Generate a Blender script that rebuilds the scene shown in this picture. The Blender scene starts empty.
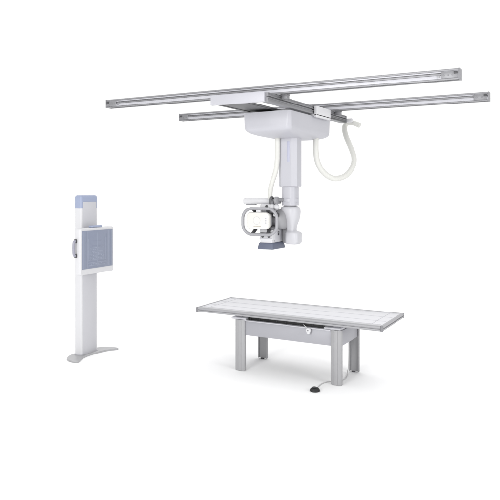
import bpy, bmesh, math, random
from mathutils import Vector, Matrix
random.seed(4)
S = bpy.context.scene
COL = S.collection
PI = math.pi

# ------------------------------------------------------------------ materials
def mat(name, col, rough=0.45, metal=0.0, var=0.03, scale=6.0, bump=0.0, bscale=400.0, stretch=(1, 1, 1), coat=0.0, spec=0.5):
    m = bpy.data.materials.new(name); m.use_nodes = True
    nt = m.node_tree; b = nt.nodes['Principled BSDF']
    tc = nt.nodes.new('ShaderNodeTexCoord'); mp = nt.nodes.new('ShaderNodeMapping')
    mp.inputs['Scale'].default_value = stretch
    nt.links.new(tc.outputs['Object'], mp.inputs['Vector'])
    n = nt.nodes.new('ShaderNodeTexNoise'); n.inputs['Scale'].default_value = scale; n.inputs['Detail'].default_value = 4
    nt.links.new(mp.outputs['Vector'], n.inputs['Vector'])
    mx = nt.nodes.new('ShaderNodeMix'); mx.data_type = 'RGBA'
    mx.inputs[6].default_value = tuple(c * (1 - var) for c in col) + (1,)
    mx.inputs[7].default_value = tuple(min(1, c * (1 + var)) for c in col) + (1,)
    nt.links.new(n.outputs['Fac'], mx.inputs[0]); nt.links.new(mx.outputs[2], b.inputs['Base Color'])
    mr = nt.nodes.new('ShaderNodeMapRange'); mr.inputs['To Min'].default_value = rough * 0.88; mr.inputs['To Max'].default_value = min(1, rough * 1.12)
    nt.links.new(n.outputs['Fac'], mr.inputs['Value']); nt.links.new(mr.outputs['Result'], b.inputs['Roughness'])
    b.inputs['Metallic'].default_value = metal; b.inputs['Coat Weight'].default_value = coat
    b.inputs['Specular IOR Level'].default_value = spec
    if bump:
        n2 = nt.nodes.new('ShaderNodeTexNoise'); n2.inputs['Scale'].default_value = bscale; n2.inputs['Detail'].default_value = 2
        nt.links.new(mp.outputs['Vector'], n2.inputs['Vector'])
        bp = nt.nodes.new('ShaderNodeBump'); bp.inputs['Strength'].default_value = bump; bp.inputs['Distance'].default_value = 0.001
        nt.links.new(n2.outputs['Fac'], bp.inputs['Height']); nt.links.new(bp.outputs['Normal'], b.inputs['Normal'])
    return m

M = dict(
    floor=mat('white_studio_floor', (.96, .96, .96), .95, var=.005, spec=.1),
    white=mat('white_paint', (.63, .63, .648), .4, bump=.05),
    lav=mat('pale_lavender_paint', (.465, .465, .503), .42, bump=.06),
    greywhite=mat('grey_white_panel', (.53, .53, .56), .4, bump=.05),
    bracket=mat('grey_shaded_bracket', (.31, .31, .325), .45, bump=.1),  # shade put into the grey of trunnion and arm bracket; gland parts share it
    hose=mat('white_hose_rubber', (.63, .63, .60), .55, var=.02),
    alu=mat('anodised_aluminium', (.255, .255, .268), .45, .3, var=.03, scale=5, stretch=(.2, 1, 1)),
    track=mat('brushed_rail_face', (.50, .50, .535), .5, .15, var=.03, scale=4, stretch=(.2, 1, 1)),
    frame=mat('satin_table_frame', (.355, .355, .37), .42, .25, var=.03, scale=4),
    tray=mat('dark_grey_tray', (.12, .12, .125), .5, var=.05),
    aludark=mat('dark_aluminium', (.27, .27, .285), .45, .35, var=.06, scale=20, stretch=(1, .05, 1)),
    steel=mat('grey_leg_paint', (.365, .365, .375), .45, .2, var=.03, scale=12, bump=.06),
    apron=mat('grey_apron_paint', (.37, .37, .40), .45, .1, var=.03, scale=12, bump=.06),
    blue=mat('soft_blue_plastic', (.31, .355, .49), .4, bump=.05),
    grille=mat('slate_blue_panel', (.235, .262, .345), .3, var=.05, scale=5),
    grille3=mat('panel_marking_bands', (.218, .244, .326), .33),
    grille2=mat('panel_marking_lines', (.305, .338, .43), .35),
    slate=mat('dark_slate_plastic', (.11, .125, .18), .45, bump=.1),
    slatedark=mat('dark_grey_housing', (.13, .13, .14), .45, bump=.1),
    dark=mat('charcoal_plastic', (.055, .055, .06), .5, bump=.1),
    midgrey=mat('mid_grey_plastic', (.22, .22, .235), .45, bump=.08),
    black=mat('black_rubber', (.012, .012, .013), .55, bump=.2),
    top=mat('white_laminate', (.66, .66, .69), .35, var=.012, scale=3),
    line=mat('pale_grey_line', (.45, .45, .48), .5),
    cast=mat('cast_aluminium_base', (.42, .42, .43), .4, .4, var=.06, scale=18, bump=.1),
    screen=mat('cream_touch_screen', (.69, .68, .65), .3, var=.01, coat=.2),
    cream=mat('screen_marking', (.45, .42, .36), .4),
    grip=mat('lavender_grey_grip', (.30, .30, .36), .45, bump=.06),
    border=mat('pale_table_border', (.52, .52, .54), .4, var=.01),
    ring=mat('grey_handle_grip', (.33, .33, .35), .45, .15, bump=.06),
    stripe=mat('pale_blue_stripe', (.42, .43, .53), .45),
    cable=mat('pale_grey_cable', (.50, .50, .50), .5),
)

# ------------------------------------------------------------------ geometry builder
class MB:
    def __init__(s): s.bm = bmesh.new(); s.mats = []
    def _slot(s, m):
        if m not in s.mats: s.mats.append(m)
        return s.mats.index(m)
    def _merge(s, b, m):
        i = s._slot(m)
        for f in b.faces: f.material_index = i
        bmesh.ops.recalc_face_normals(b, faces=b.faces)
        me = bpy.data.meshes.new('t'); b.to_mesh(me); b.free(); s.bm.from_mesh(me); bpy.data.meshes.remove(me)
        return s
    def box(s, x0, x1, y0, y1, z0, z1, m, bev=0.0, seg=2, M4=None):
        b = bmesh.new()
        bmesh.ops.create_cube(b, size=1)
        for v in b.verts:
            v.co = Vector(((x0 + x1) / 2 + v.co.x * (x1 - x0), (y0 + y1) / 2 + v.co.y * (y1 - y0), (z0 + z1) / 2 + v.co.z * (z1 - z0)))
        if bev: bmesh.ops.bevel(b, geom=b.edges[:], offset=bev, segments=seg, profile=.5, affect='EDGES')
        if M4 is not None: bmesh.ops.transform(b, matrix=M4, verts=b.verts)
        return s._merge(b, m)
    def prism(s, pts, a0, a1, axis, m, bev=0.0, seg=2):
        """profile of 2-D points extruded along axis ('x': pts=(y,z); 'y': (x,z); 'z': (x,y))"""
        b = bmesh.new()
        def P(p, a): return {'x': (a, p[0], p[1]), 'y': (p[0], a, p[1]), 'z': (p[0], p[1], a)}[axis]
        A = [b.verts.new(P(p, a0)) for p in pts]; B = [b.verts.new(P(p, a1)) for p in pts]
        n = len(pts)
        for i in range(n): b.faces.new((A[i], A[(i + 1) % n], B[(i + 1) % n], B[i]))
        c0 = b.faces.new(A[::-1]); c1 = b.faces.new(B)
        if bev:
            ed = list(c0.edges) + list(c1.edges)
            bmesh.ops.bevel(b, geom=ed, offset=bev, segments=seg, profile=.5, affect='EDGES')
        return s._merge(b, m)
    def loft(s, rings, m, close=True):
        b = bmesh.new(); R = [[b.verts.new(p) for p in r] for r in rings]; n = len(rings[0])
        for k in range(len(R) - 1):
            for i in range(n): b.faces.new((R[k][i], R[k][(i + 1) % n], R[k + 1][(i + 1) % n], R[k + 1][i]))
        if close: b.faces.new(R[0][::-1]); b.faces.new(R[-1])
        return s._merge(b, m)
    def tube(s, path, r, m, seg=16, closed=False, res=8):
        P = [Vector(p) for p in path]; n = len(P); pts = []
        rng = n if closed else n - 1
        for i in range(rng):
            g = lambda k: P[k % n] if closed else P[max(0, min(n - 1, k))]
            p0, p1, p2, p3 = g(i - 1), g(i), g(i + 1), g(i + 2)
            for t in range(res):
                t = t / res
                pts.append(.5 * ((2 * p1) + (p2 - p0) * t + (2 * p0 - 5 * p1 + 4 * p2 - p3) * t * t + (3 * p1 - p0 - 3 * p2 + p3) * t ** 3))
        if not closed: pts.append(P[-1])
        rings = []; N = len(pts); up = None
        for i, p in enumerate(pts):
            a = pts[(i - 1) % N] if closed else pts[max(0, i - 1)]; c = pts[(i + 1) % N] if closed else pts[min(N - 1, i + 1)]
            d = (c - a).normalized()
            if up is None: up = d.orthogonal().normalized()
            up = (up - d * up.dot(d)).normalized(); q = d.cross(up)
            rings.append([p + up * math.cos(2 * PI * k / seg) * r + q * math.sin(2 * PI * k / seg) * r for k in range(seg)])
        if closed: rings.append(rings[0])
        s.loft(rings, m, close=not closed)
        if closed: bmesh.ops.remove_doubles(s.bm, verts=s.bm.verts, dist=1e-5)
        return s
    def lathe(s, prof, c, axis, m, seg=40):
        """profile of (radius, offset along axis)"""
        ax = {'x': (Vector((1, 0, 0)), Vector((0, 1, 0)), Vector((0, 0, 1))), 'y': (Vector((0, 1, 0)), Vector((0, 0, 1)), Vector((1, 0, 0))), 'z': (Vector((0, 0, 1)), Vector((1, 0, 0)), Vector((0, 1, 0)))}[axis]
        c = Vector(c)
        return s.loft([[c + ax[0] * o + (ax[1] * math.cos(2 * PI * k / seg) + ax[2] * math.sin(2 * PI * k / seg)) * r for k in range(seg)] for r, o in prof], m)
    def build(s, name, parent=None, smooth=32):
        me = bpy.data.meshes.new(name); s.bm.to_mesh(me); s.bm.free()
        for m in s.mats: me.materials.append(m)
        me.shade_smooth() if hasattr(me, 'shade_smooth') else None
        me.set_sharp_from_angle(angle=math.radians(smooth))
        o = bpy.data.objects.new(name, me); COL.objects.link(o)
        if parent: put(o, parent)
        return o

WORLD = {}
def put(o, parent):
    """parent a part without moving it: part geometry is in world coordinates"""
    o.parent = parent
    off = WORLD[parent.name]
    WORLD[o.name] = off
    if parent.type == 'EMPTY':
        o.location = -Vector(off)
def thing(name, label, cat, loc, group=None):
    o = bpy.data.objects.new(name, None); COL.objects.link(o); o.location = loc; o.empty_display_size = .1
    o['label'] = label; o['category'] = cat
    if group: o['group'] = group
    WORLD[o.name] = loc
    return o

def rrect(cx, cy, hx, hy, r, z, n=6):
    """rounded rectangle ring in a horizontal plane"""
    r = min(r, hx * .999, hy * .999); out = []
    for q, (sx, sy) in enumerate(((1, 1), (-1, 1), (-1, -1), (1, -1))):
        for k in range(n + 1):
            a = q * PI / 2 + k / n * PI / 2
            out.append((cx + sx * (hx - r) + r * math.cos(a), cy + sy * (hy - r) + r * math.sin(a), z))
    return out

# ------------------------------------------------------------------ setting
b = MB(); b.prism([(math.cos(k / 64 * 2 * PI) * 60, math.sin(k / 64 * 2 * PI) * 60) for k in range(64)], -.05, 0, 'z', M['floor'])
fl = b.build('floor'); fl['kind'] = 'structure'

# ------------------------------------------------------------------ ceiling rails
def rail(y, x0, x1, label, detailed):
    t = thing('ceiling_rail', label, 'rail', ((x0 + x1) / 2, y, 3.15), 'ceiling rails of the suspension')
    f = y - .05; g = y + .05                       # front and back face
    half = [(0, 3.150), (0, 3.158), (.006, 3.160), (.006, 3.193), (.0, 3.195), (.0, 3.203), (.016, 3.205), (.016, 3.212), (.004, 3.214), (.004, 3.226), (.0, 3.228), (.0, 3.238), (.010, 3.246)]
    prof = [(f + d, z) for d, z in half] + [(g - d, z) for d, z in reversed(half)]
    # open slot underneath, where the trolleys run
    prof += [(y + .022, 3.150), (y + .022, 3.175), (y - .022, 3.175), (y - .022, 3.150)]
    MB().prism(prof, x0 + .012, x1 - .012, 'x', M['alu']).build('rail_profile', t)
    MB().box(x0 + .013, x1 - .013, f + .0005, f + .0062, 3.1625, 3.1915, M['track'], .001).build('running_track', t)
    MB().box(x0 + .013, x1 - .013, f + .0015, f + .0042, 3.2155, 3.2248, M['track'], .0005).build('trim_strip', t)
    for xx, sgn in ((x0, 1), (x1, -1)):
        a, c = sorted((xx, xx + sgn * .012))
        cap = MB().box(a, c, f - .003, g + .003, 3.149, 3.247, M['aludark' if detailed and sgn < 0 else 'alu'], .003).build('end_cap', t)
        a, c = sorted((xx + sgn * .02, xx + sgn * .16))
        MB().box(a, c, f - .004, f + .005, 3.163, 3.222, M['alu'], .0015).build('joint_plate', t)
        for k in ((.065, .10, .14) if detailed else (.07, .13)):
            bb = MB(); bb.lathe([(.006, 0), (.007, .001), (.007, .004), (.004, .005)], (xx + sgn * k, f - .0085, 3.19), 'y', M['midgrey'], 14)
            bb.build('fixing_bolt', t)
        a, c = sorted((xx + sgn * .022, xx + sgn * .052))
        MB().box(a, c, f - .010, f - .004, 3.198, 3.219, M['dark'], .001).build('end_stop', t)
        if detailed:
            a, c = sorted((xx + sgn * .17, xx + sgn * .20))
            MB().box(a, c, f - .004, f + .008, 3.17, 3.198, M['aludark'], .002).build('rail_clip', t)
    return t
rail(5.85, -5.13, -1.065, 'silver ceiling rail running just behind and above the white end panel of the bridge', True)
rail(7.38, -5.15, -1.04, 'silver ceiling rail farther back, passing behind the lavender carriage and over the loop of hose', False)

# ------------------------------------------------------------------ bridge (runs across under the two rails)
br = thing('suspension_bridge', 'grey aluminium cross bridge with white end panel hung under the two ceiling rails', 'bridge', (-3.2, 6.6, 3.05))
def beam(xa, xb, y0, y1, m, nm):
    prof = []
    side = [(0, 3.05), (0, 3.064), (.007, 3.066), (.007, 3.083), (.0, 3.085), (.0, 3.092), (.02, 3.094), (.02, 3.106), (.0, 3.108), (.0, 3.118), (.007, 3.120), (.007, 3.132), (.0, 3.134), (.0, 3.142)]
    prof = [(xb - d, z) for d, z in side] + [(xa + d * .6, z) for d, z in reversed(side)]
    return MB().prism(prof, y0, y1, 'y', m).build(nm, br)
beam(-2.945, -2.872, 5.622, 7.85, M['alu'], 'bridge_beam')
e = MB()
e.box(-2.942, -2.869, 7.851, 7.866, 3.053, 3.139, M['aludark'], .003)
for zz in (3.07, 3.097, 3.124):
    e.box(-2.93, -2.882, 7.865, 7.872, zz - .006, zz + .006, M['dark'], .001)
e.build('beam_end_cap', br)
# wide flat tray on the other side
MB().box(-3.515, -3.105, 5.622, 7.58, 3.062, 3.072, M['tray'], .003).build('bridge_tray', br)
tr = MB()
for k in range(2):
    xx = -3.47 + k * .32
    tr.box(xx, xx + .012, 5.64, 7.56, 3.0552, 3.0618, M['tray'], .001)
tr.build('tray_rib', br)
MB().box(-3.525, -2.90, 5.585, 5.621, 3.048, 3.148, M['lav'], .004, 3).build('end_panel', br)
MB().box(-3.525, -2.9455, 7.585, 7.62, 3.055, 3.142, M['lav'], .005, 3).build('end_panel', br)
for (x, y) in ((-2.885, 5.85), (-2.885, 7.38), (-3.30, 5.85), (-3.30, 7.38)):
    w = MB(); w.box(x - .05, x + .085, y + .054, y + .125, 3.143, 3.195, M['midgrey'], .006)
    w.box(x - .10, x + .04, y - .018, y + .018, 3.1425, 3.17, M['aludark'], .004)
    if x > -3: w.box(x + .019, x + .085, y + .057, y + .118, 3.112, 3.16, M['midgrey'], .005)
    o = w.build('trolley', br)
    for dx in (-.02, .05):
        q = MB(); q.lathe([(.012, 0), (.017, .003), (.017, .014), (.012, .017)], (x + dx, y + .125, 3.168), 'y', M['dark'], 20)
        q.build('roller', o)
MB().box(-2.8718, -2.845, 7.30, 7.80, 3.0505, 3.062, M['dark'], .003).build('cable_bracket', br)

# ------------------------------------------------------------------ tube crane
cr = thing('xray_tube_crane', 'white and lavender telescopic X-ray tube crane with ring handle hanging from the bridge', 'x-ray machine', (-3.175, 6.735, 1.5))
cx, cy = -3.182, 6.765
hx, hy = .292, .585
c = MB()
sec = [(1.0, 1.0, 3.030, .03), (1.0, 1.0, 3.022, .04), (1.0, 1.0, 2.88, .055), (.997, .999, 2.858, .06), (.985, .993, 2.842, .065), (.962, .982, 2.830, .07), (.92, .96, 2.819, .075), (.84, .91, 2.805, .08), (.70, .78, 2.788, .09), (.5, .52, 2.774, .08), (.3, .3, 2.771, .05)]
rings = [rrect(cx, cy, hx * .985, hy * .99, .04, 3.034)] + [rrect(cx, cy, hx * sx, hy * sy, r, z) for sx, sy, z, r in sec]
c.loft(rings, M['lav'])
cc = c.build('carriage_cover', cr, 40)
MB().box(cx - .22, cx + .06, cy - .42, cy + .42, 3.034, 3.0545, M['dark'], .003).build('carriage_plate', cr)
MB().box(-2.95, -2.83, 6.775, 7.20, 3.0345, 3.0485, M['white'], .003).box(-2.870, -2.83, 6.775, 7.20, 3.015, 3.142, M['white'], .008, 3).build('side_bracket', cr)
# telescopic column
def octo(cx, cy, hx, hy, ch, z): 
    return [(cx + hx, cy - hy + ch, z), (cx + hx, cy + hy - ch, z), (cx + hx - ch, cy + hy, z), (cx - hx + ch, cy + hy, z), (cx - hx, cy + hy - ch, z), (cx - hx, cy - hy + ch, z), (cx - hx + ch, cy - hy, z), (cx + hx - ch, cy - hy, z)]
kx, ky = -3.150, 6.735
c = MB(); c.loft([octo(kx, ky, .114, .114, .052, 2.775), octo(kx, ky, .114, .114, .052, 2.222), octo(kx, ky, .110, .110, .05, 2.214)], M['lav'])
cu = c.build('upper_column', cr, 20)
MB().box(kx + .012, kx + .042, ky - .1160, ky - .1125, 2.50, 2.735, M['stripe'], .001).build('blue_stripe', cu)
MB().lathe([(.089, 2.2139), (.089, 2.204)], (kx, ky, 0), 'z', M['midgrey'], 48).build('dark_gap_ring', cr)  # grey ring stands in for the shadow in the gap between column stages
c = MB(); c.loft([rrect(kx, ky, .090, .090, .06, z) for z in (2.2038, 1.995)], M['lav'])
cl = c.build('lower_column', cr)
MB().lathe([(.074, 1.9949), (.074, 1.984)], (kx, ky, 0), 'z', M['midgrey'], 48).build('dark_gap_ring', cr)
# swivel arm
a = MB()
a.loft([rrect(kx + dx, ky + dy, wx, wy, min(wx, wy) * rr_, z) for dx, dy, wx, wy, z, rr_ in (
    (0, 0, .080, .080, 1.9839, .8), (0, 0, .100, .095, 1.974, .8), (.002, 0, .110, .102, 1.95, .8), (.004, 0, .112, .105, 1.92, .8), (.007, 0, .106, .105, 1.89, .8), (.011, 0, .097, .10, 1.86, .8), (.015, 0, .084, .094, 1.83, .8), (.017, 0, .070, .086, 1.80, .8), (.018, 0, .057, .075, 1.77, .75), (.018, 0, .050, .067, 1.745, .7),
    (.018, 0, .046, .062, 1.72, .6), (.018, 0, .046, .062, 1.700, .6), (.024, 0, .055, .068, 1.690, .55), (.038, 0, .074, .08, 1.682, .5), (.042, 0, .082, .084, 1.668, .5), (.042, 0, .082, .084, 1.575, .5), (.040, 0, .077, .08, 1.555, .5), (.038, 0, .06, .062, 1.546, .5))], M['greywhite'])
a.build('swivel_arm', cr, 50)
a = MB()
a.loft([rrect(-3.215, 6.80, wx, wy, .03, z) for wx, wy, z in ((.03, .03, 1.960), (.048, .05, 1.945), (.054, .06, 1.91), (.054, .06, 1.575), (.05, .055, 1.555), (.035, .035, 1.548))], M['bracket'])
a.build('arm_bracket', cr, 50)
tx, ty, tz = -3.335, 6.60, 1.815
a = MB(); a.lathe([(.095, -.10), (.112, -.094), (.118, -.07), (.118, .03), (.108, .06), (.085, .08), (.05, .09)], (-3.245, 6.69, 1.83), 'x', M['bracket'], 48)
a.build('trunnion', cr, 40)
# tube housing behind the control head
a = MB(); a.lathe([(.05, -.15), (.075, -.145), (.085, -.125), (.085, .10), (.075, .12), (.05, .125)], (-3.385, 6.62, 1.835), 'x', M['slatedark'], 40)
th = a.build('tube_housing', cr, 40)
a = MB()
a.box(-3.455, -3.275, 6.54, 6.68, 1.90, 2.012, M['white'], .025, 4)
a.lathe([(.012, 0), (.016, .002), (.016, .012)], (-3.36, 6.53, 1.985), 'y', M['dark'], 20)
a.build('tube_bracket', cr)
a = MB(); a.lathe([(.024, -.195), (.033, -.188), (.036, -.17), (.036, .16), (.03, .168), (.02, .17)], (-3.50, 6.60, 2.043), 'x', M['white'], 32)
a.box(-3.66, -3.53, 6.585, 6.615, 1.999, 2.0095, M['midgrey'], .003)  # grey strip paints the shading line below the bar's left end
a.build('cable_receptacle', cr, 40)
a = MB()
a.lathe([(.018, 0), (.04, .004), (.042, .018), (.03, .03), (.03, .045), (.018, .05)], (-3.335, 6.60, 2.03), 'x', M['midgrey'], 28)
a.tube([(-3.30, 6.60, 2.045), (-3.26, 6.62, 2.06), (-3.20, 6.66, 2.06)], .022, M['midgrey'])
a.tube([(-3.32, 6.58, 2.02), (-3.31, 6.57, 1.97), (-3.325, 6.57, 1.925)], .014, M['midgrey'])
a.build('cable_gland', cr)
a = MB(); a.tube([(-3.325 + 0 * k, 6.60 + .048 * math.cos(k / 16 * 2 * PI), 2.043 + .048 * math.sin(k / 16 * 2 * PI)) for k in range(16)], .013, M['slatedark'], 10, True, 2); a.build('gland_ring', cr, 60)
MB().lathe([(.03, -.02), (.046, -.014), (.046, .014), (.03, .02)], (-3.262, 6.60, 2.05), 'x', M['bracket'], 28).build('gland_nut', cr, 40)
MB().lathe([(.117, -.004), (.1215, -.002), (.1215, .004), (.117, .006)], (-3.275, 6.69, 1.83), 'x', M['dark'], 48).build('trunnion_gap_shade', cr)  # dark ring paints the shaded gap between arm and bracket
MB().box(-3.325, -3.255, 6.45, 6.56, 1.915, 1.955, M['slatedark'], .01, 3).build('housing_clamp', cr)
MB().box(-3.33, -3.235, 6.46, 6.57, 1.715, 1.75, M['slatedark'], .01, 3).build('housing_clamp', cr)
MB().lathe([(.093, 2.035), (.099, 2.038), (.099, 2.075), (.093, 2.078)], (kx, ky, 0), 'z', M['lav'], 48).build('clamp_band', cr)
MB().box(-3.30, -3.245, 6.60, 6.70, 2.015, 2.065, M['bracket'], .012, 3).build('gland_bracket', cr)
a = MB(); a.lathe([(.008, -.036), (.026, -.028), (.036, -.008), (.036, .008), (.026, .028), (.008, .036)], (-3.255, 6.58, 1.975), 'y', M['white'], 28)
a.build('cable_plug', cr, 60)
a = MB(); a.lathe([(.012, -.06), (.022, -.056), (.024, -.03), (.03, -.028), (.03, 0)], (-3.245, 6.57, 1.885), 'y', M['dark'], 28)
a.lathe([(.012, -.066), (.015, -.064), (.015, -.058)], (-3.245, 6.57, 1.885), 'y', M['white'], 28)
a.build('lock_knob', cr, 40)
# collimator
co = MB()
co.loft([rrect(-3.345, 6.635, wx, wy, .012, z) for wx, wy, z in ((.078, .138, 1.725), (.084, .144, 1.719), (.084, .144, 1.60), (.078, .14, 1.592), (.078, .14, 1.568))], M['white'])
cb = co.build('collimator', cr)
MB().box(-3.262, -3.2595, 6.56, 6.775, 1.575, 1.712, M['greywhite'], .001).build('side_panel', cb)
MB().box(-3.2593, -3.2575, 6.625, 6.665, 1.645, 1.69, M['dark'], .0005).box(-3.2576, -3.2566, 6.633, 6.657, 1.668, 1.684, M['midgrey'], .0002).build('field_display', cb)
k = MB(); k.box(-3.415, -3.275, 6.482, 6.492, 1.668, 1.682, M['dark'], .002); k.build('collimator_slot', cb)
for xx in (-3.385, -3.305):
    MB().lathe([(.009, -.016), (.013, -.014), (.013, 0)], (xx, 6.4905, 1.637), 'y', M['dark'], 22).build('collimator_knob', cb)
MB().box(-3.425, -3.265, 6.486, 6.492, 1.612, 1.62, M['line'], .001).build('collimator_trim', cb)
d = MB(); d.loft([rrect(-3.345, 6.635, wx, wy, .012, z) for wx, wy, z in ((.082, .142, 1.5675), (.09, .15, 1.56), (.1, .163, 1.508), (.1, .163, 1.497), (.094, .157, 1.494))], M['slate'])
d.build('collimator_skirt', cr)
MB().box(-3.44, -3.27, 6.50, 6.70, 1.7255, 1.765, M['dark'], .008).build('tube_mount', cr)
# control console with ring handle
k = MB()
def ring_xz(cx, cz, hx, hz, r, y, n=8): return [(p[0], y, p[1]) for p in [(q[0], q[1]) for q in rrect(cx, cz, hx, hz, r, 0, n)]]
pcx, pcz = -3.392, 1.822
k.loft([ring_xz(pcx, pcz, hx, hz, r, y) for hx, hz, r, y in ((.115, .062, .03, 6.49), (.135, .085, .04, 6.45), (.143, .096, .045, 6.40), (.143, .096, .045, 6.385), (.136, .089, .042, 6.374), (.122, .076, .036, 6.371))], M['screen'])
pod = k.build('control_console', cr, 40)
k = MB(); ring = [Vector(p) for p in ring_xz(-3.40, 1.825, .045, .045, .0449, 6.3695, 8)]
k.loft([[(p[0], 6.3712, p[2]) for p in ring], [(p[0], 6.3698, p[2]) for p in ring]], M['line'])
k.loft([[( -3.40 + (p[0] + 3.40) * .93, 6.3699, 1.825 + (p[2] - 1.825) * .93) for p in ring], [(-3.40 + (p[0] + 3.40) * .93, 6.3690, 1.825 + (p[2] - 1.825) * .93) for p in ring]], M['screen'])
k.build('dial_ring', pod)
k = MB()
for i in range(5): k.box(-3.44 + i * .0185, -3.4218 + i * .0185, 6.3690, 6.3712, 1.757 + .001 * (i % 2), 1.764, M['cream'], .0003)
k.build('console_marking', pod)
for zz in (1.80, 1.825, 1.85): MB().box(-3.295, -3.278, 6.3700, 6.3716, zz - .007, zz + .007, M['line'], .0004).build('console_button', pod)
k = MB(); k.box(-3.50, -3.28, 6.49, 6.545, 1.75, 1.90, M['midgrey'], .02, 3); k.build('console_mount', cr)
k = MB(); rr = ring_xz(-3.378, 1.812, .220, .148, .115, 6.40, 10)
k.tube(rr, .0175, M['ring'], 16, True, 3); k.build('ring_handle', cr, 60)
for (xa, za, xb, zb) in ((-3.46, 1.895, -3.465, 1.955), (-3.30, 1.895, -3.285, 1.955), (-3.46, 1.75, -3.47, 1.672), (-3.30, 1.75, -3.28, 1.668)):
    k = MB(); k.tube([(xa, 6.50, za), ((xa + xb) / 2, 6.455, (za + zb) / 2), (xb, 6.403, zb)], .02, M['dark'], 12); k.build('handle_strut', cr)
MB().box(-3.425, -3.365, 6.395, 6.455, 1.915, 1.95, M['white'], .008, 3).build('brake_button', cr)
# hoses
h = MB(); h.tube([(-3.25, 6.60, 2.80), (-3.25, 6.6, 2.613), (-3.257, 6.6, 2.486), (-3.276, 6.6, 2.382), (-3.322, 6.6, 2.255), (-3.344, 6.6, 2.162), (-3.348, 6.6, 2.05)], .029, M['hose'], 20)
h.build('cable_hose', cr, 60)
h = MB(); h.tube([(-2.980, 7.100, 2.82), (-2.98, 7.1, 2.632), (-2.962, 7.12, 2.5), (-2.905, 7.17, 2.38), (-2.811, 7.26, 2.314), (-2.721, 7.4, 2.346), (-2.674, 7.52, 2.448), (-2.69, 7.64, 2.578), (-2.786, 7.76, 2.74), (-2.877, 7.86, 2.88), (-2.923, 7.93, 2.993), (-2.9, 7.96, 3.053), (-2.817, 7.96, 3.056), (-2.721, 7.96, 3.018)], .033, M['hose'], 20)
hh = h.build('cable_hose', cr, 60)
MB().box(-2.925, -2.80, 7.873, 7.925, 3.06, 3.11, M['white'], .012, 3).build('hose_clamp', hh)

# ------------------------------------------------------------------ patient table
tb = thing('examination_table', 'long white flat X-ray patient table with grey frame on four grey legs', 'table', (-3.17, 7.0, 0))
X0, X1, Y0, Y1 = -4.38, -2.005, 6.60, 7.455
t = MB(); t.box(X0 + .03, X1 - .03, Y0 + .03, Y1 - .03, .668, .7165, M['top'], .002)
tp = t.build('tabletop', tb)
t = MB()
for yy in (6.70, 6.885, 7.13, 7.375): t.box(X0 + .05, X1 - .05, yy - .005, yy + .005, .7160, .7174, M['line'], .0003)
for xx in (X0 + .14, X1 - .15): t.box(xx - .003, xx + .003, Y0 + .05, Y1 - .05, .7160, .7176, M['line'], .0003)
t.build('positioning_line', tp)
for args in ((X0 + .032, X1 - .032, Y0 + .0325, 6.692), (X0 + .032, X1 - .032, 7.383, Y1 - .0325)):
    MB().box(*args, .7162, .7172, M['border'], .0003).build('edge_border', tp)
def side_rail(y, s):   # s=+1: outer face towards -y
    p = [(0, .672), (.0, .684), (.010, .687), (.010, .694), (0, .697), (0, .712), (.006, .719), (.028, .720), (.030, .7175), (.031, .672), (.024, .664), (.006, .664)]
    return [(y + s * a, z) for a, z in p]
for y, s in ((Y0, 1), (Y1, -1)):
    MB().prism(side_rail(y, s), X0 + .028, X1 - .028, 'x', M['frame']).build('side_rail', tb)
for x, s in ((X0, 1), (X1, -1)):
    MB().prism(side_rail(x, s), Y0 + .028, Y1 - .028, 'y', M['frame']).build('end_rail', tb)
for (x, sx) in ((X0, 1), (X1, -1)):
    for (y, sy) in ((Y0, 1), (Y1, -1)):
        o = MB(); xa, xb = sorted((x - sx * .002, x + sx * .029)); ya, yb = sorted((y - sy * .002, y + sy * .029))
        o.loft([rrect((xa + xb) / 2, (ya + yb) / 2, (xb - xa) / 2 - i, (yb - ya) / 2 - i, .012, z) for i, z in ((.003, .662), (0, .666), (0, .714), (.006, .7195))], M['midgrey'])
        o.build('corner_cap', tb)
# legs: grooved arched plates
def leg(xc, yo, s):
    w = .063; P = []
    for i in range(25):
        u = -1 + i / 12; d = .016 * u * u
        if i in (8, 16): d += .0035
        P.append((xc + u * w, yo + s * d))
    P += [(xc + w, yo + s * .050), (xc + w - .012, yo + s * .050), (xc + w - .012, yo + s * .036), (xc - w + .012, yo + s * .036), (xc - w + .012, yo + s * .050), (xc - w, yo + s * .050)]
    o = MB().prism(P, .004 if s > 0 else .012, .612, 'z', M['steel']).build('leg', tb, 25)
    if s < 0: MB().lathe([(.022, 0), (.024, .003), (.024, .0118)], (xc - .01, yo + s * .027, 0), 'z', M['dark'], 24).build('foot_glide', o)
for xc in (-3.782, -2.552):
    leg(xc, 6.642, 1); leg(xc, 7.29, -1)
# aprons
def apron(x0, x1, y0, y1, nm='apron_panel'): return MB().box(x0, x1, y0, y1, .428, .600, M['apron'], .004).build(nm, tb)
f_ = apron(-3.717, -2.617, 6.668, 6.684)
apron(-3.717, -2.617, 7.248, 7.264)
apron(-2.520, -2.504, 6.694, 7.238); apron(-3.833, -3.817, 6.694, 7.238)
MB().box(-3.717, -3.18, 6.648, 6.70, .6004, .612, M['greywhite'], .004).build('apron_lip', tb)
MB().box(-3.174, -2.617, 6.640, 6.70, .5995, .612, M['greywhite'], .004).build('apron_lip', tb)
MB().box(-3.70, -2.617, 7.236, 7.28, .6004, .612, M['greywhite'], .004).build('apron_lip', tb)
for xa, xb in ((-3.90, -3.70), (-2.70, -2.50)):
    o = MB(); o.box(xa, xb, 6.655, 7.28, .6125, .634, M['greywhite'], .006)
    o.build('carriage_plate', tb)
for xa, xb in ((-3.86, -3.78), (-2.60, -2.52)):
    MB().box(xa, xb, 6.70, 7.22, .6342, .6635, M['apron'], .004).build('slide_rail', tb)
u = MB(); u.box(-3.70, -2.70, 6.71, 7.23, .56, .6615, M['black'], .004)
u.build('cassette_bay', tb)
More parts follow.
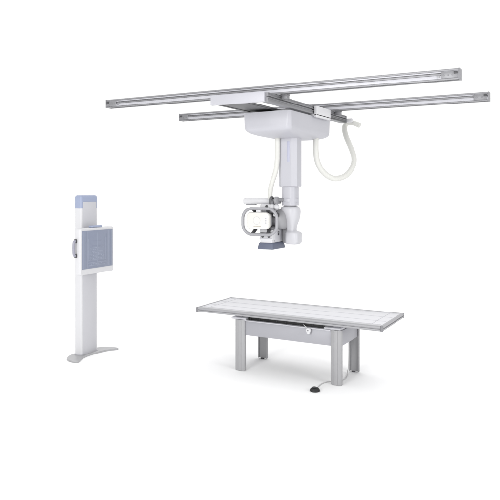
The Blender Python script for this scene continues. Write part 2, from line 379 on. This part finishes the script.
u = MB()
for i in range(9): u.box(-3.66 + i * .115, -3.655 + i * .115, 6.7035, 6.71, .60, .655, M['dark'], .001)
u.box(-3.69, -2.71, 6.700, 6.7095, .640, .646, M['dark'], .001)
u.build('bay_trim', tb)
k = MB(); k.lathe([(.010, -.028), (.024, -.026), (.030, -.018), (.030, 0)], (-2.875, 6.638, .583), 'y', M['white'], 28)
k.lathe([(.007, -.032), (.008, -.027)], (-2.875, 6.638, .585), 'y', M['midgrey'], 20)
k.box(-2.893, -2.857, 6.615, 6.639, .538, .572, M['white'], .008, 3)
k.build('release_knob', tb)
MB().tube([(-2.885, 6.632, .60), (-2.905, 6.622, .622), (-2.935, 6.64, .636), (-2.96, 6.69, .63)], .004, M['cable'], 10).build('knob_cord', tb, 60)

# ------------------------------------------------------------------ foot switch
fs = thing('foot_switch', 'small black foot switch with thin cable on floor before the table', 'foot switch', (-2.68, 6.355, 0))
k = MB(); k.lathe([(.052, 0), (.056, .004), (.056, .012), (.050, .024), (.036, .036), (.018, .041), (.004, .042)], (-2.68, 6.355, 0), 'z', M['black'], 40)
k.build('pedal_body', fs, 50)
k = MB(); k.lathe([(.024, .040), (.026, .043), (.020, .047), (.004, .048)], (-2.68, 6.345, 0), 'z', M['dark'], 28); k.build('pedal_button', fs, 50)
k = MB(); k.tube([(-2.685, 6.40, .012), (-2.690, 6.45, .008), (-2.706, 6.58, .006), (-2.690, 6.68, .006), (-2.655, 6.735, .006), (-2.56, 6.83, .006), (-2.540, 6.93, .006), (-2.575, 7.09, .008), (-2.605, 7.17, .02), (-2.602, 7.195, .08), (-2.600, 7.20, .25), (-2.60, 7.20, .47)], .0052, M['cable'], 10)
k.build('switch_cable', fs, 60)

# ------------------------------------------------------------------ wall stand
st = thing('chest_stand', 'upright white chest X-ray stand with blue cap and slate blue detector panel', 'x-ray stand', (-5.94, 6.345, 0))
# base: crescent with two forward horns
def cr3(P, res=8):
    n = len(P); out = []
    for i in range(n):
        p0, p1, p2, p3 = [Vector(P[(i + q) % n]) for q in (-1, 0, 1, 2)]
        for t in range(res):
            t /= res
            v = .5 * ((2 * p1) + (p2 - p0) * t + (2 * p0 - 5 * p1 + 4 * p2 - p3) * t * t + (3 * p1 - p0 - 3 * p2 + p3) * t ** 3)
            out.append((v.x, v.y))
    return out
yc = 6.352
hb = [(-5.845, 0), (-5.838, .12), (-5.805, .25), (-5.755, .335), (-5.735, .375), (-5.765, .405), (-5.86, .40), (-5.96, .345), (-6.03, .24), (-6.055, .12)]
out = [(x, yc - d) for x, d in hb] + [(-6.058, yc)] + [(x, yc + d) for x, d in reversed(hb[1:])]
out = cr3(out)
ce = Vector((-5.93, yc))
def sc(o, k, z): return [(ce.x + (x - ce.x) * k, ce.y + (y - ce.y) * k, z) for x, y in o]
base = MB(); base.loft([sc(out, .985, 0), sc(out, 1, .004), sc(out, 1, .016), sc(out, .985, .021), sc(out, .95, .024)], M['cast'])
base.build('base_plate', st, 50)
y0, y1, xb, xf = 6.195, 6.500, -6.012, -5.897
def col_sec(z, i=0): 
    return rrect((xb + xf) / 2, (y0 + y1) / 2, (xf - xb) / 2 - i, (y1 - y0) / 2 - i, .018, z, 5)
MB().loft([col_sec(.0245), col_sec(1.9345)], M['white']).build('column', st)
def cap_sec(z, i): return rrect((xb + xf) / 2, (y0 + y1) / 2, (xf - xb) / 2 - i, (y1 - y0) / 2 - i, .022, z, 6)
MB().loft([cap_sec(1.935, -.0025), cap_sec(2.06, -.0025), cap_sec(2.082, -.002), cap_sec(2.095, .002), cap_sec(2.103, .009), cap_sec(2.107, .018)], M['blue']).build('column_cap', st, 50)
MB().box(-5.899, -5.8905, 6.222, 6.474, .03, 2.022, M['greywhite'], .002).build('front_strip', st)
MB().loft([rrect((xb + xf) / 2, (y0 + y1) / 2, .063, .162, .02, z, 5) for z in (.0242, .036)], M['greywhite']).build('column_foot', st)
# detector housing
MB().box(-5.895, -5.815, 6.21, 6.44, 1.16, 1.62, M['greywhite'], .01).build('panel_carriage', st)
hb_ = MB()
py, pz = 6.312, 1.39
def yz(hy, hz, r, x): return [(x, p[0], p[1]) for p in rrect(py, pz, hy, hz, r, 0, 6)]
hb_.loft([yz(.300, .285, .02, -5.822), yz(.314, .297, .028, -5.816), yz(.318, .300, .03, -5.80), yz(.318, .300, .03, -5.742), yz(.315, .297, .028, -5.730), yz(.306, .289, .022, -5.722)], M['white'])
hs = hb_.build('detector_housing', st, 40)
g = MB(); g.box(-5.7235, -5.7185, 6.022, 6.600, 1.166, 1.652, M['grille'], .0015); gp = g.build('detector_panel', st)
g = MB()
def ln(ya, yb, za, zb): g.box(-5.7187, -5.7174, ya, yb, za, zb, M['grille2'], .0002)
for yy in (6.05, 6.08, 6.12, 6.492, 6.52, 6.545, 6.57): ln(yy - .0025, yy + .0025, 1.175, 1.645)
for hw, zt in ((.13, 1.43), (.16, 1.55), (.10, 1.38)):
    for s in (-1, 1): ln(py - .01 + s * hw - .002, py - .01 + s * hw + .002, 1.26, zt)
for zz, hw in ((1.43, .13), (1.38, .10), (1.345, .14), (1.31, .13), (1.275, .16), (1.24, .17), (1.205, .15)):
    ln(py - .01 - hw, py - .01 + hw, zz - .0025, zz + .0025)
for zz, n in ((1.405, 3), (1.362, 6), (1.328, 8), (1.292, 8), (1.222, 7)):
    for i in range(n): ln(py - .12 + i * .03, py - .105 + i * .03, zz - .006, zz + .006)
ln(py - .012, py - .008, 1.19, 1.62)
g.build('panel_marking', gp)
g = MB()
for ya, yb, za, zb in ((6.095, 6.112, 1.18, 1.64), (6.47, 6.484, 1.27, 1.60), (6.43, 6.445, 1.27, 1.56), (6.18, 6.192, 1.27, 1.50), (6.555, 6.562, 1.18, 1.64)):
    g.box(-5.7187, -5.7180, ya, yb, za, zb, M['grille3'], .0001)
for za, hw in ((1.252, .17), (1.219, .18), (1.322, .14), (1.183, .15), (1.455, .10), (1.52, .08)):
    g.box(-5.7187, -5.7182, py - .01 - hw, py - .01 + hw, za - .006, za + .006, M['grille3'], .0001)
g.build('panel_band', gp)
MB().box(-5.80, -5.735, 6.225, 6.415, 1.6905, 1.715, M['blue'], .008, 3).build('panel_latch', st)
k = MB(); k.tube([(-5.79, 5.998, 1.34), (-5.79, 5.965, 1.345), (-5.79, 5.953, 1.37), (-5.79, 5.950, 1.435), (-5.79, 5.953, 1.50), (-5.79, 5.965, 1.525), (-5.79, 5.998, 1.53)], .017, M['grip'], 14)
hd = k.build('grab_handle', st, 60)
for zz in (1.34, 1.53): MB().box(-5.808, -5.772, 5.972, 5.9945, zz - .022, zz + .022, M['dark'], .005).build('handle_mount', hd)

# ------------------------------------------------------------------ camera, light, world
TH = math.radians(28.7)
cam = bpy.data.cameras.new('camera'); co_ = bpy.data.objects.new('camera', cam); COL.objects.link(co_)
co_.location = (0, 0, 2.15); co_.rotation_euler = (PI / 2, 0, TH)
cam.sensor_width = 36; cam.lens = 635 / 500 * 36; cam.shift_y = -58 / 500; cam.clip_end = 500
S.camera = co_

w = bpy.data.worlds.new('World'); S.world = w; w.use_nodes = True
nt = w.node_tree; bg = nt.nodes['Background']
tc = nt.nodes.new('ShaderNodeTexCoord'); dt = nt.nodes.new('ShaderNodeVectorMath'); dt.operation = 'DOT_PRODUCT'
dt.inputs[1].default_value = (-math.sin(TH), math.cos(TH), 0)
nt.links.new(tc.outputs['Generated'], dt.inputs[0])
mr = nt.nodes.new('ShaderNodeMapRange'); mr.inputs['From Min'].default_value = -.2; mr.inputs['From Max'].default_value = .6
mr.inputs['To Min'].default_value = .4; mr.inputs['To Max'].default_value = 1.06
nt.links.new(dt.outputs['Value'], mr.inputs['Value'])
sx = nt.nodes.new('ShaderNodeSeparateXYZ'); nt.links.new(tc.outputs['Generated'], sx.inputs[0])
m2 = nt.nodes.new('ShaderNodeMapRange'); m2.inputs['From Min'].default_value = .33; m2.inputs['From Max'].default_value = .85
m2.inputs['To Min'].default_value = 0; m2.inputs['To Max'].default_value = .7
nt.links.new(sx.outputs['Z'], m2.inputs['Value'])
ad = nt.nodes.new('ShaderNodeMath'); ad.operation = 'ADD'
nt.links.new(mr.outputs['Result'], ad.inputs[0]); nt.links.new(m2.outputs['Result'], ad.inputs[1])
nt.links.new(ad.outputs[0], bg.inputs['Strength'])
bg.inputs['Color'].default_value = (1, 1, 1, 1)

def area(name, loc, target, size, power, col=(1, 1, 1)):
    l = bpy.data.lights.new(name, 'AREA'); l.shape = 'SQUARE'; l.size = size; l.energy = power; l.color = col
    o = bpy.data.objects.new(name, l); COL.objects.link(o); o.location = loc
    o.rotation_euler = (Vector(target) - Vector(loc)).to_track_quat('-Z', 'Y').to_euler()
area('key_softbox', (-3.6, -4.0, 3.5), (-3.2, 6.6, 2.2), 3, 540)
area('side_softbox', (5.0, 3.6, 3.6), (-3.5, 6.8, 2.4), 3, 230)
S.view_settings.view_transform = 'Standard'; S.view_settings.look = 'None'; S.view_settings.gamma = 1; S.view_settings.exposure = 0
S.render.engine = 'CYCLES'
